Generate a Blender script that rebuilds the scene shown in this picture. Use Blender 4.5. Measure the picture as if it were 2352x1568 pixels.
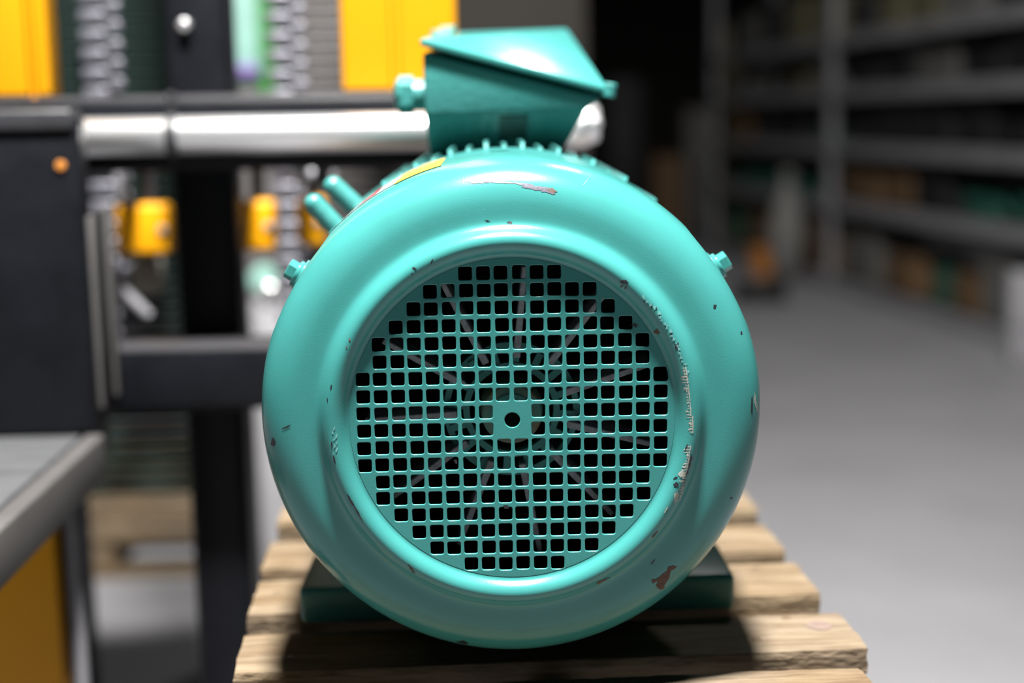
import bpy, bmesh, math, random
from mathutils import Vector, Matrix, noise

# ------------------------------------------------------------------ reset
for o in list(bpy.data.objects):
    bpy.data.objects.remove(o)
SC = bpy.context.scene
COL = SC.collection
R = math.radians
PI = math.pi

# ------------------------------------------------------------------ camera
F_PX, CX, CY = 3267.0, 1176.0, 784.0
PITCH = math.atan((784 - 270) / F_PX)
YAW, ROLL = R(-2.5), R(1.0)
CAM_Z = 1.25
fw = Vector((math.sin(-YAW) * math.cos(PITCH), math.cos(YAW) * math.cos(PITCH), -math.sin(PITCH)))
r0 = Vector((math.cos(YAW), math.sin(YAW), 0))
u0 = r0.cross(fw)
rt = r0 * math.cos(ROLL) - u0 * math.sin(ROLL)
up = r0 * math.sin(ROLL) + u0 * math.cos(ROLL)
D0 = 1.105                                  # camera to the middle of the fan cowl
off = fw * D0 + rt * (D0 / F_PX) - up * (185 / F_PX * D0)
CAM = Vector((-off.x, -off.y, CAM_Z))
ZM = CAM_Z + off.z                          # height of the motor axis
cd = bpy.data.cameras.new('camera')
cd.sensor_width = 36.0
cd.lens = F_PX / 2352 * 36.0
cd.clip_start, cd.clip_end = 0.05, 200
cd.dof.use_dof = True
cd.dof.focus_distance = 1.115
cd.dof.aperture_fstop = 2.0
cd.dof.aperture_blades = 0
cam = bpy.data.objects.new('camera', cd)
COL.objects.link(cam)
m = Matrix.Identity(4)
for i in range(3):
    m[i][0], m[i][1], m[i][2], m[i][3] = rt[i], up[i], -fw[i], CAM[i]
cam.matrix_world = m
SC.camera = cam

# ------------------------------------------------------------------ world, lights, exposure
w = bpy.data.worlds.new('world')
SC.world = w
w.use_nodes = True
w.node_tree.nodes['Background'].inputs[0].default_value = (0.75, 0.82, 1.0, 1)
w.node_tree.nodes['Background'].inputs[1].default_value = 0.01

def area(name, loc, target, sx, sy, power, col, shape='RECTANGLE'):
    l = bpy.data.lights.new(name, 'AREA')
    l.shape = shape
    l.size, l.size_y, l.energy, l.color = sx, sy, power, col
    o = bpy.data.objects.new(name, l)
    COL.objects.link(o)
    o.location = loc
    o.rotation_euler = (Vector(target) - Vector(loc)).to_track_quat('-Z', 'Y').to_euler()
    return o

area('high_bay_lamp_light', (-0.05, -0.52, 4.6), (-0.05, -0.52, 0), 0.42, 0.42, 1010, (1.0, 0.97, 0.93), 'DISK')
area('aisle_fill_light', (2.0, 6.2, 6.6), (2.0, 6.2, 0), 0.6, 0.6, 120, (1.0, 0.97, 0.93), 'DISK')  # extra fill over the aisle, added to brighten the far floor and rack
area('front_fill_light', (-1.2, -7.0, 2.6), (0, 1.5, 1.0), 6.0, 4.2, 6, (0.90, 0.95, 1.0))  # unseen soft fill added behind the camera for forward faces; no gate stands there

vs = SC.view_settings
vs.view_transform = 'Standard'
vs.look = 'None'
vs.exposure = 0.0
vs.gamma = 1.0
vs.use_curve_mapping = False

# ------------------------------------------------------------------ helpers: pixels to places
def ray(px, py):
    return fw + rt * ((px - CX) / F_PX) - up * ((py - CY) / F_PX)

def at_y(px, py, Y):
    d = ray(px, py)
    return CAM + d * ((Y - CAM.y) / d.y)

def at_z(px, py, Z):
    d = ray(px, py)
    return CAM + d * ((Z - CAM.z) / d.z)

# ------------------------------------------------------------------ materials
def nodes_of(name):
    mt = bpy.data.materials.new(name)
    mt.use_nodes = True
    return mt, mt.node_tree.nodes, mt.node_tree.links, mt.node_tree.nodes['Principled BSDF']

def mat(name, col, rough=0.5, metal=0.0, var=0.15, scale=8.0, bump=0.0, bscale=200.0, spec=0.5, stretch=(1, 1, 1), col2=None, rvar=0.0):
    mt, N, L, b = nodes_of(name)
    b.inputs['Roughness'].default_value = rough
    b.inputs['Metallic'].default_value = metal
    b.inputs['Specular IOR Level'].default_value = spec
    tc = N.new('ShaderNodeTexCoord')
    mp = N.new('ShaderNodeMapping')
    mp.inputs['Scale'].default_value = stretch
    L.new(tc.outputs['Object'], mp.inputs['Vector'])
    nz = N.new('ShaderNodeTexNoise')
    nz.inputs['Scale'].default_value = scale
    nz.inputs['Detail'].default_value = 5
    nz.inputs['Roughness'].default_value = 0.6
    L.new(mp.outputs['Vector'], nz.inputs['Vector'])
    rp = N.new('ShaderNodeValToRGB')
    rp.color_ramp.elements[0].position = 0.3
    rp.color_ramp.elements[1].position = 0.7
    c2 = col2 if col2 else [c * (1 + var) for c in col]
    c1 = col if col2 else [c * (1 - var) for c in col]
    rp.color_ramp.elements[0].color = (*c1, 1)
    rp.color_ramp.elements[1].color = (*c2, 1)
    L.new(nz.outputs['Fac'], rp.inputs['Fac'])
    L.new(rp.outputs['Color'], b.inputs['Base Color'])
    if rvar:
        mr = N.new('ShaderNodeMapRange')
        mr.inputs['To Min'].default_value = rough - rvar
        mr.inputs['To Max'].default_value = rough + rvar
        L.new(nz.outputs['Fac'], mr.inputs['Value'])
        L.new(mr.outputs['Result'], b.inputs['Roughness'])
    if bump:
        n2 = N.new('ShaderNodeTexNoise')
        n2.inputs['Scale'].default_value = bscale
        n2.inputs['Detail'].default_value = 3
        L.new(mp.outputs['Vector'], n2.inputs['Vector'])
        bp = N.new('ShaderNodeBump')
        bp.inputs['Strength'].default_value = bump
        bp.inputs['Distance'].default_value = 0.001
        L.new(n2.outputs['Fac'], bp.inputs['Height'])
        L.new(bp.outputs['Normal'], b.inputs['Normal'])
    return mt

def wood_mat(name, dark, light, grey):
    mt, N, L, b = nodes_of(name)
    b.inputs['Roughness'].default_value = 0.8
    b.inputs['Specular IOR Level'].default_value = 0.2
    tc = N.new('ShaderNodeTexCoord')
    oi = N.new('ShaderNodeObjectInfo')
    ad = N.new('ShaderNodeVectorMath'); ad.operation = 'ADD'
    sc_ = N.new('ShaderNodeVectorMath'); sc_.operation = 'SCALE'
    sc_.inputs['Scale'].default_value = 7.3
    L.new(oi.outputs['Location'], sc_.inputs[0])
    L.new(tc.outputs['Object'], ad.inputs[0]); L.new(sc_.outputs[0], ad.inputs[1])
    mp = N.new('ShaderNodeMapping'); mp.inputs['Scale'].default_value = (3.0, 30, 30)
    L.new(ad.outputs[0], mp.inputs['Vector'])
    gr = N.new('ShaderNodeTexNoise'); gr.inputs['Scale'].default_value = 1.6; gr.inputs['Detail'].default_value = 7; gr.inputs['Distortion'].default_value = 0.6
    L.new(mp.outputs['Vector'], gr.inputs['Vector'])
    rp = N.new('ShaderNodeValToRGB')
    rp.color_ramp.elements[0].position = 0.18; rp.color_ramp.elements[0].color = (*dark, 1)
    rp.color_ramp.elements[1].position = 0.66; rp.color_ramp.elements[1].color = (*light, 1)
    L.new(gr.outputs['Fac'], rp.inputs['Fac'])
    st = N.new('ShaderNodeTexNoise'); st.inputs['Scale'].default_value = 6; st.inputs['Detail'].default_value = 4
    L.new(ad.outputs[0], st.inputs['Vector'])
    r2 = N.new('ShaderNodeValToRGB')
    r2.color_ramp.elements[0].position = 0.45; r2.color_ramp.elements[0].color = (0, 0, 0, 1)
    r2.color_ramp.elements[1].position = 0.75; r2.color_ramp.elements[1].color = (0.6, 0.6, 0.6, 1)
    L.new(st.outputs['Fac'], r2.inputs['Fac'])
    mx = N.new('ShaderNodeMix'); mx.data_type = 'RGBA'
    L.new(r2.outputs['Color'], mx.inputs[0])
    L.new(rp.outputs['Color'], mx.inputs[6])
    mx.inputs[7].default_value = (*grey, 1)
    mf = N.new('ShaderNodeMapping'); mf.inputs['Scale'].default_value = (14, 190, 190)
    L.new(ad.outputs[0], mf.inputs['Vector'])
    nf = N.new('ShaderNodeTexNoise'); nf.inputs['Scale'].default_value = 1.0; nf.inputs['Detail'].default_value = 6; nf.inputs['Roughness'].default_value = .7
    L.new(mf.outputs['Vector'], nf.inputs['Vector'])
    rf_ = N.new('ShaderNodeValToRGB')
    rf_.color_ramp.elements[0].position = .34; rf_.color_ramp.elements[0].color = (.52, .44, .36, 1)
    rf_.color_ramp.elements[1].position = .60; rf_.color_ramp.elements[1].color = (1.12, 1.12, 1.12, 1)
    L.new(nf.outputs['Fac'], rf_.inputs['Fac'])
    mm = N.new('ShaderNodeMix'); mm.data_type = 'RGBA'; mm.blend_type = 'MULTIPLY'; mm.inputs[0].default_value = .8
    L.new(mx.outputs[2], mm.inputs[6]); L.new(rf_.outputs['Color'], mm.inputs[7])
    L.new(mm.outputs[2], b.inputs['Base Color'])
    n3 = N.new('ShaderNodeTexNoise'); n3.inputs['Scale'].default_value = 260; n3.inputs['Detail'].default_value = 4
    m3 = N.new('ShaderNodeMapping'); m3.inputs['Scale'].default_value = (0.35, 1, 1)
    L.new(ad.outputs[0], m3.inputs['Vector']); L.new(m3.outputs['Vector'], n3.inputs['Vector'])
    bp = N.new('ShaderNodeBump'); bp.inputs['Strength'].default_value = 0.9; bp.inputs['Distance'].default_value = 0.0022
    L.new(n3.outputs['Fac'], bp.inputs['Height'])
    L.new(bp.outputs['Normal'], b.inputs['Normal'])
    return mt

M = {}
GREEN = (0.036, 0.195, 0.185)
M['green'] = mat('green_enamel', GREEN, 0.21, var=0.05, scale=18, bump=0.07, bscale=900, spec=0.38, rvar=0.04)
M['green_body'] = mat('green_enamel_cast', GREEN, 0.38, var=0.08, scale=30, bump=0.5, bscale=160, spec=0.5)
M['green_dirty'] = mat('green_enamel_dirty', (0.05, 0.22, 0.20), 0.55, scale=60, col2=(0.06, 0.29, 0.27))
M['plate_dark'] = mat('dark_green_plate', (0.012, 0.055, 0.048), 0.5)
M['rusty'] = mat('rusty_green_metal', (0.08, 0.27, 0.23), 0.7, scale=55, col2=(0.24, 0.11, 0.05))
M['fan_grey'] = mat('fan_grey', (0.34, 0.32, 0.35), 0.5, var=0.35, scale=160, stretch=(1, 1, 1))
M['black_void'] = mat('inner_shade_black', (0.006, 0.007, 0.008), 0.9, spec=0.1)  # near-black colour puts the shade inside the cowl and holes into the material
M['chip_dark'] = mat('bare_dark_primer', (0.012, 0.013, 0.018), 0.45, var=0.3, scale=300)
M['chip_rust'] = mat('rust_chip', (0.05, 0.025, 0.018), 0.8, scale=300, col2=(0.10, 0.055, 0.04))
M['chip_pale'] = mat('pale_scratch', (0.16, 0.23, 0.22), 0.6, scale=400, col2=(0.36, 0.33, 0.28))
M['chip_steel'] = mat('bare_steel_scratch', (0.09, 0.09, 0.13), 0.5, metal=0.2, scale=700, col2=(0.03, 0.03, 0.04))
M['chip_green'] = mat('scuffed_green', (0.09, 0.27, 0.265), 0.6, var=0.15, scale=200)
M['label_yellow'] = mat('label_yellow', (0.42, 0.27, 0.03), 0.4, var=0.05)
M['label_white'] = mat('label_white', (0.33, 0.38, 0.38), 0.35, var=0.04)
M['label_red'] = mat('label_red', (0.32, 0.015, 0.025), 0.4, var=0.1)
M['wood'] = wood_mat('pallet_wood', (0.075, 0.042, 0.016), (0.172, 0.136, 0.090), (0.135, 0.115, 0.095))
M['wood_knot'] = mat('wood_knot', (0.12, 0.085, 0.07), 0.7, var=0.2, scale=90)
M['nail'] = mat('nail_head', (0.10, 0.07, 0.04), 0.6, metal=0.4)
M['black'] = mat('black_machine_paint', (0.0055, 0.0062, 0.0085), 0.45, var=0.25, scale=14, bump=0.2, bscale=90, rvar=0.1, spec=0.14)
def add_top_grey(mt, top_grey):  # mixes a second, lighter grey into faces that point upward
    N, L = mt.node_tree.nodes, mt.node_tree.links
    b = N['Principled BSDF']
    src = b.inputs['Base Color'].links[0].from_socket
    ge = N.new('ShaderNodeNewGeometry'); sp = N.new('ShaderNodeSeparateXYZ')
    L.new(ge.outputs['Normal'], sp.inputs[0])
    mr = N.new('ShaderNodeMapRange'); mr.inputs['From Min'].default_value = .45; mr.inputs['From Max'].default_value = .95
    L.new(sp.outputs['Z'], mr.inputs['Value'])
    mx = N.new('ShaderNodeMix'); mx.data_type = 'RGBA'
    L.new(mr.outputs['Result'], mx.inputs[0]); L.new(src, mx.inputs[6]); mx.inputs[7].default_value = (*top_grey, 1)
    L.new(mx.outputs[2], b.inputs['Base Color'])
add_top_grey(M['black'], (0.040, 0.039, 0.043))
M['darkgrey'] = mat('dark_grey_steel', (0.025, 0.026, 0.03), 0.4, var=0.25, scale=20, bump=0.2, bscale=80)
M['steelplate'] = mat('worn_steel_plate', (0.08, 0.083, 0.088), 0.42, metal=0.15, var=0.3, scale=10, stretch=(1, 6, 1))
M['rim'] = mat('worn_rim_steel', (0.09, 0.087, 0.087), 0.4, metal=0.2, var=0.2)
M['yellow'] = mat('yellow_machine_paint', (0.62, 0.275, 0.002), 0.45, var=0.03, scale=5, spec=0.25)
M['chrome'] = mat('polished_shaft_steel', (0.80, 0.81, 0.83), 0.30, metal=0.85, var=0.05, scale=40, stretch=(1, 4, 4))
M['link'] = mat('chain_steel', (0.13, 0.13, 0.155), 0.42, metal=0.4, var=0.2, scale=60)
M['slat_dark'] = mat('dark_green_slat', (0.006, 0.014, 0.012), 0.6, var=0.2, spec=0.12)
M['slat_grey'] = mat('grey_slat', (0.085, 0.08, 0.08), 0.5, var=0.2)
M['mint'] = mat('mint_machine_paint', (0.22, 0.40, 0.35), 0.45, var=0.2, scale=6)
M['greypart'] = mat('grey_part', (0.20, 0.20, 0.22), 0.5, metal=0.2, var=0.2)
M['paleclay'] = mat('pale_grey_box', (0.26, 0.25, 0.22), 0.7, var=0.1)
M['violet'] = mat('violet_strip', (0.20, 0.10, 0.38), 0.5)
M['leafgreen'] = mat('bright_green_pipe', (0.03, 0.20, 0.03), 0.5)
M['floor'] = mat('concrete_floor', (0.21, 0.21, 0.223), 0.55, var=0.10, scale=1.3, bump=0.15, bscale=60, rvar=0.1)
M['wall'] = mat('hall_wall', (0.035, 0.031, 0.026), 0.8, var=0.2, scale=0.7)
M['ceil'] = mat('hall_ceiling', (0.03, 0.03, 0.032), 0.9, var=0.2, scale=0.5)
M['rack'] = mat('rack_grey_steel', (0.22, 0.22, 0.235), 0.5, metal=0.1, var=0.15, scale=5)
M['rackboard'] = mat('rack_board', (0.06, 0.055, 0.05), 0.8, var=0.2)
M['rubber'] = mat('black_rubber', (0.012, 0.012, 0.012), 0.6)
M['orange'] = mat('orange_plastic', (0.50, 0.19, 0.03), 0.5)
M['sack'] = mat('pale_sack', (0.17, 0.17, 0.165), 0.8, var=0.1)
M['lampcase'] = mat('lamp_case', (0.4, 0.4, 0.4), 0.4, metal=0.6)
CRATE = {
    'brown': mat('brown_carton', (0.13, 0.075, 0.035), 0.8, var=0.2),
    'teal': mat('teal_casting', (0.03, 0.13, 0.10), 0.5, var=0.2),
    'black': mat('black_bin', (0.012, 0.012, 0.014), 0.6, var=0.2),
    'grey': mat('grey_bin', (0.12, 0.12, 0.115), 0.6, var=0.2),
    'olive': mat('olive_carton', (0.09, 0.085, 0.045), 0.8, var=0.2),
    'blue': mat('blue_drum', (0.012, 0.04, 0.17), 0.45, var=0.1),
    'white': mat('white_carton', (0.30, 0.30, 0.32), 0.7, var=0.05),
    'yellow': mat('dull_yellow_carton', (0.36, 0.30, 0.10), 0.7, var=0.1),
}

# ------------------------------------------------------------------ mesh helpers
def obj(name, bm, mt, parent=None, smooth=False, kind=None):
    me = bpy.data.meshes.new(name)
    bm.normal_update()
    bm.to_mesh(me)
    bm.free()
    if mt: me.materials.append(mt)
    if smooth:
        me.polygons.foreach_set('use_smooth', [True] * len(me.polygons))
    o = bpy.data.objects.new(name, me)
    COL.objects.link(o)
    if parent: o.parent = parent
    if kind: o['kind'] = kind
    return o

def smooth_by_angle(o, deg=35):
    me = o.data
    me.polygons.foreach_set('use_smooth', [True] * len(me.polygons))
    bm = bmesh.new(); bm.from_mesh(me)
    lim = R(deg)
    for e in bm.edges:
        if len(e.link_faces) == 2 and e.calc_face_angle(0) > lim: e.smooth = False
    bm.to_mesh(me); bm.free()

def thing(name, loc=(0, 0, 0), rz=0.0, label=None, cat=None, group=None, kind=None):
    o = bpy.data.objects.new(name, None)
    o.empty_display_size = 0.05
    COL.objects.link(o)
    o.location = loc
    o.rotation_euler = (0, 0, rz)
    return tag(o, label, cat, group, kind)

def tag(o, label=None, cat=None, group=None, kind=None):
    if label: o['label'] = label
    if cat: o['category'] = cat
    if group: o['group'] = group
    if kind: o['kind'] = kind
    return o

def add_box(bm, x0, x1, y0, y1, z0, z1, bev=0.0, seg=2):
    r = bmesh.ops.create_cube(bm, size=1.0)
    vs_ = r['verts']
    for v in vs_:
        v.co = Vector(((x0 + x1) / 2 + v.co.x * (x1 - x0), (y0 + y1) / 2 + v.co.y * (y1 - y0), (z0 + z1) / 2 + v.co.z * (z1 - z0)))
    if bev > 0:
        es = list({e for v in vs_ for e in v.link_edges})
        bmesh.ops.bevel(bm, geom=es, offset=bev, segments=seg, affect='EDGES', profile=0.5)

def boxbm(x0, x1, y0, y1, z0, z1, bev=0.0, seg=2):
    bm = bmesh.new()
    add_box(bm, min(x0, x1), max(x0, x1), min(y0, y1), max(y0, y1), min(z0, z1), max(z0, z1), bev, seg)
    return bm

def add_cyl(bm, p0, p1, ra, rb=None, seg=24, bev=0.0):
    p0, p1 = Vector(p0), Vector(p1)
    d = p1 - p0
    rb = ra if rb is None else rb
    r = bmesh.ops.create_cone(bm, cap_ends=True, cap_tris=False, segments=seg, radius1=ra, radius2=rb, depth=d.length)
    q = d.to_track_quat('Z', 'Y').to_matrix().to_4x4()
    mm = Matrix.Translation((p0 + p1) / 2) @ q
    bmesh.ops.transform(bm, matrix=mm, verts=r['verts'])
    if bev > 0:
        es = {e for v in r['verts'] for e in v.link_edges}
        es = [e for e in es if any(len(f.verts) > 4 for f in e.link_faces)]
        bmesh.ops.bevel(bm, geom=es, offset=bev, segments=3, affect='EDGES', profile=0.5)

def cylbm(p0, p1, ra, rb=None, seg=24, bev=0.0):
    bm = bmesh.new(); add_cyl(bm, p0, p1, ra, rb, seg, bev); return bm

def lathe(bm, prof, seg, ang0=0.0, ang1=2 * PI, mod=None, skip=None):
    """revolve (radius, depth) about the Y axis"""
    full = abs(ang1 - ang0 - 2 * PI) < 1e-6
    n = seg if full else seg + 1
    rings = []
    for (r_, y_) in prof:
        ring = []
        for k in range(n):
            a = ang0 + (ang1 - ang0) * k / seg
            rr = mod(r_, y_, a) if mod else r_
            ring.append(bm.verts.new((rr * math.cos(a), y_, rr * math.sin(a))))
        rings.append(ring)
    for i in range(len(prof) - 1):
        for k in range(seg):
            k2 = (k + 1) % n
            if skip:
                a = ang0 + (ang1 - ang0) * (k + .5) / seg
                if skip((prof[i][0] + prof[i + 1][0]) / 2, (prof[i][1] + prof[i + 1][1]) / 2, a): continue
            bm.faces.new((rings[i][k], rings[i][k2], rings[i + 1][k2], rings[i + 1][k]))
    return rings

def catmull(pts, sub):
    out = []
    n = len(pts)
    for i in range(n - 1):
        p0 = pts[max(i - 1, 0)]; p1 = pts[i]; p2 = pts[i + 1]; p3 = pts[min(i + 2, n - 1)]
        for s in range(sub):
            t = s / sub
            out.append(tuple(0.5 * ((2 * p1[k]) + (-p0[k] + p2[k]) * t + (2 * p0[k] - 5 * p1[k] + 4 * p2[k] - p3[k]) * t * t + (-p0[k] + 3 * p1[k] - 3 * p2[k] + p3[k]) * t ** 3) for k in (0, 1)))
    out.append(tuple(pts[-1]))
    return out

def polyhedron(verts, faces, bev=0.0, seg=2):
    bm = bmesh.new()
    vv = [bm.verts.new(v) for v in verts]
    for f in faces: bm.faces.new([vv[i] for i in f])
    bmesh.ops.recalc_face_normals(bm, faces=bm.faces[:])
    if bev: bmesh.ops.bevel(bm, geom=bm.edges[:], offset=bev, segments=seg, affect='EDGES', profile=0.5)
    return bm

def shift(bm, v):
    bmesh.ops.translate(bm, vec=Vector(v), verts=bm.verts[:])
    return bm

def copy_tree(o, parent=None):
    c = o.copy(); COL.objects.link(c); c.parent = parent
    for ch in list(o.children): copy_tree(ch, c)
    return c

# ================================================================== THE SETTING
tag(obj('floor', boxbm(-9, 13, -9, 24, -0.1, 0.0), M['floor']), kind='structure')
tag(obj('wall_back', boxbm(-9, 13, 24, 24.2, 0, 7), M['wall']), kind='structure')
tag(obj('wall_left', boxbm(-9.2, -9, -9, 24.2, 0, 7), M['wall']), kind='structure')
tag(obj('wall_right', boxbm(13, 13.2, -9, 24.2, 0, 7), M['wall']), kind='structure')
tag(obj('ceiling', boxbm(-9.2, 13.2, -9, 24.2, 7, 7.2), M['ceil']), kind='structure')

pw0, pw1 = at_y(900, 100, 5.2).x, at_y(1345, 100, 5.2).x
tag(obj('wall_partition', boxbm(pw0, pw1, 5.2, 5.3, 0, 3.2), M['wall']), kind='structure')

# ================================================================== PALLETS
H = 0.228                                   # axis height above the pallet
ZP = ZM - H                                 # top of the pallet boards
def plank_bm(L_, wd, th, seed, rough=0.0012):
    """a sawn board, length along X, top at z = 0, front edge at y = 0, slightly uneven"""
    bm = bmesh.new()
    nx, ny, nz = 46, 6, 3
    def P(i, j, k):
        x = -L_ / 2 + L_ * i / nx; y = wd * j / ny; z = -th + th * k / nz
        edge = 1.0 if (j in (0, ny) or i in (0, nx)) else 0.25
        n_ = noise.noise_vector(Vector((x * 40 + seed * 9.1, y * 60, z * 90 + seed)))
        n2 = noise.noise_vector(Vector((x * 6 + seed * 3.7, y * 3, seed)))
        # worn edges
        c = 0.0
        if k == nz and j in (0, ny): c = 0.0012 + 0.0012 * abs(n_.x)
        return Vector((x + n_.x * rough * edge * (2.0 if i in (0, nx) else 0.3) + (n2.x * 0.003 if i in (0, nx) else 0),
                       y + n_.y * rough * edge + n2.y * 0.0012 + (c if j == 0 else -c if j == ny else 0),
                       z + n_.z * rough * 0.35 + (-c if k == nz else 0)))
    vd = {}
    def V(i, j, k):
        if (i, j, k) not in vd: vd[(i, j, k)] = bm.verts.new(P(i, j, k))
        return vd[(i, j, k)]
    for i in range(nx):
        for j in range(ny):
            bm.faces.new((V(i, j, nz), V(i + 1, j, nz), V(i + 1, j + 1, nz), V(i, j + 1, nz)))
            bm.faces.new((V(i, j, 0), V(i, j + 1, 0), V(i + 1, j + 1, 0), V(i + 1, j, 0)))
        for k in range(nz):
            bm.faces.new((V(i, 0, k), V(i + 1, 0, k), V(i + 1, 0, k + 1), V(i, 0, k + 1)))
            bm.faces.new((V(i, ny, k), V(i, ny, k + 1), V(i + 1, ny, k + 1), V(i + 1, ny, k)))
    for j in range(ny):
        for k in range(nz):
            bm.faces.new((V(0, j, k), V(0, j, k + 1), V(0, j + 1, k + 1), V(0, j + 1, k)))
            bm.faces.new((V(nx, j, k), V(nx, j + 1, k), V(nx, j + 1, k + 1), V(nx, j, k + 1)))
    return bm

# boards of the visible pallet: (left px, right px, front-edge py at its middle, back-edge py)
BOARDS = [(505, 2042, 1652, 1556), (528, 1996, 1516, 1428), (569, 1888, 1385, 1309), (609, 1813, 1283, 1222), (648, 1753, 1184, 1140), (676, 1712, 1108, 1066), (700, 1676, 1040, 1004)]
TH = 0.024
pal = thing('wooden_pallet', (0, 0.2, ZP - 0.144), R(0.9), 'pale rough-sawn wooden pallet carrying the green electric motor', 'pallet')
yb = []
for n_, (lx, rx, fy, by) in enumerate(BOARDS):
    mx = (lx + rx) / 2
    pf = at_z(mx, fy, ZP); pb = at_z(mx, by, ZP)
    # slight slope of the board in the picture comes from the view itself
    xl = at_y(lx, fy + 20, pf.y).x; xr = at_y(rx, fy - 20, pf.y).x
    bm = plank_bm(xr - xl, pb.y - pf.y, TH, n_ * 1.7)
    o = obj('plank', bm, M['wood'], pal, smooth=False)
    o.location = ((xl + xr) / 2, pf.y - 0.2, 0.144)
    yb.append((pf.y, pb.y, xl, xr, o))
# nails and knots
def nail(px, py, w_=0.008):
    q = at_z(px, py, ZP)
    for (y0, y1, xl, xr, o) in yb:
        if y0 < q.y < y1:
            b = boxbm(-w_ / 2, w_ / 2, -w_ * .45, w_ * .45, -0.004, 0.0009, 0.0006, 1)
            c = obj('nail', b, M['nail'], o)
            c.location = Vector((q.x, q.y - 0.2, 0.144)) - o.location
            return
for a in ((1808, 1424), (1737, 1472), (664, 1507), (1744, 1308), (640, 1360)): nail(*a)
q = at_z(1882, 1441, ZP)
o = yb[1][4]
kb = bmesh.new()
bmesh.ops.create_circle(kb, cap_ends=True, segments=20, radius=0.0115)
kn = obj('knot', kb, M['wood_knot'], o)
kn.location = Vector((q.x, q.y - 0.2, 0.1446)) - o.location
YF, YBK = yb[0][0], yb[-1][1]
XL, XR = yb[3][2] + 0.02, yb[3][3] - 0.02
for k in range(3):                          # stringers
    xc = XL + 0.03 + (XR - XL - 0.06) * k / 2
    so = obj('stringer', boxbm(xc - .025, xc + .025, YF + .01 - .2, YBK - .01 - .2, 0.024, 0.144 - TH - .0015, .002), M['wood'], pal)
for k in range(3):                          # bottom boards
    y_ = YF + .02 + (YBK - YF - .12) * k / 2
    obj('bottom_board', boxbm(XL, XR, y_ - .2, y_ + .08 - .2, 0.0, 0.0235, .002), M['wood'], pal)
# the pallets piled under it
def plain_pallet(label, group=None):
    p_ = thing('wooden_pallet', (0, 0, 0), 0, label, 'pallet', group)
    L_, D_ = XR - XL + .01, YBK - YF
    for k in range(7):
        y_ = -D_ / 2 + (D_ - .075) * k / 6
        obj('plank', boxbm(-L_ / 2, L_ / 2, y_, y_ + .075, .1125, .134, .002), M['wood'], p_)
    for k in range(3):
        xc = (-L_ / 2 + .04) + (L_ - .08) * k / 2
        obj('stringer', boxbm(xc - .025, xc + .025, -D_ / 2 + .01, D_ / 2 - .01, .0225, .112, .002), M['wood'], p_)
        y_ = -D_ / 2 + .01 + (D_ - .1) * k / 2
        obj('bottom_board', boxbm(-L_ / 2, L_ / 2, y_, y_ + .08, 0, .022, .002), M['wood'], p_)
    return p_
ZU = ZP - 0.144
pp = plain_pallet('wooden pallet in the pile hidden under the motor pallet', 'pallets piled under the motor')
nst = 5
hh = ZU / nst
pcx, pcy = (XL + XR) / 2, (YF + YBK) / 2
for k in range(nst):
    c = pp if k == 0 else copy_tree(pp)
    c.location = (pcx, pcy, k * hh)
    c.scale = (1, 1, hh / 0.1342)
    c['label'] = 'wooden pallet, %s of the pile under the motor pallet' % ('lowest', 'second from the bottom', 'middle one', 'second from the top', 'topmost')[k]
c = copy_tree(pp)
g = at_z(300, 1250, 0.0)
c.location = (g.x, g.y + .3, 0); c.scale = (1.3, 1.3, 1)
c['label'] = 'dim wooden pallet lying on the floor behind the black machine post'
if 'group' in c: del c['group']

# ================================================================== THE MOTOR
MY = R(-1.8)
mot = thing('electric_motor', (0, 0, ZP), MY, 'teal green electric motor with perforated fan cowl facing forward', 'motor')
def mobj(name, bm, mt, parent=None, smooth=False):
    """geometry given about the motor axis (face centre = origin)"""
    if parent is None or parent is mot:
        shift(bm, (0, 0, H))
        return obj(name, bm, mt, mot, smooth)
    shift(bm, (0, 0, H))
    return obj(name, bm, mt, parent, smooth)
MINV = (Matrix.Translation((0, 0, ZM)) @ Matrix.Rotation(MY, 4, 'Z')).inverted()
def mloc(p): return MINV @ p
def mp_y(px, py, Y):
    """pixel to motor coordinates on the plane y = Y of the motor"""
    d = MINV.to_3x3() @ ray(px, py); c_ = MINV @ CAM
    return c_ + d * ((Y - c_.y) / d.y)

S = 1.0
RC = 0.2042
ctrl = [(.1268, .0075), (.1285, .0072), (.1302, .0062), (.132, .0042), (.1345, .0018), (.1375, .0003), (.1405, 0.0), (.1435, .0010), (.1465, .0034), (.1490, .0066), (.1515, .0094), (.1545, .0112), (.159, .0120), (.165, .0126), (.172, .0136), (.179, .0158), (.186, .0196), (.1925, .0256), (.1975, .0335), (.2010, .0440), (.2028, .0570), (.2037, .0750), (.2042, .1050)]
prof = catmull(ctrl, 3)
prof = [(r_ * S if r_ > .14 else r_ * (1 + (S - 1) * max(0, (r_ - .1268) / .0132)), y_) for r_, y_ in prof]
y_ = .109
while y_ < .262:
    prof.append((RC + (y_ - .105) * .0135, y_)); y_ += .0035
BOLT_A = [R(31.5), R(148.5), R(-31.5), R(-148.5)]
def cowl_mod(r_, y_, a):
    if y_ < .040: return r_
    t = min(1, max(0, (y_ - .040) / .018)); t = t * t * (3 - 2 * t)
    for ba in BOLT_A:
        dA = (a - ba + PI) % (2 * PI) - PI
        if abs(dA) < R(16):
            fl = (RC - .0070) / math.cos(dA)
            if fl < r_: return r_ + (fl - r_) * t
    return r_
def cowl_skip(r_, y_, a):
    if y_ < .1: return False
    return math.hypot((a - R(91.5)) * RC, y_ - .165) < .0085
bm = bmesh.new()
lathe(bm, prof, 720, mod=cowl_mod, skip=cowl_skip)
bmesh.ops.reverse_faces(bm, faces=bm.faces[:])
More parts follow.
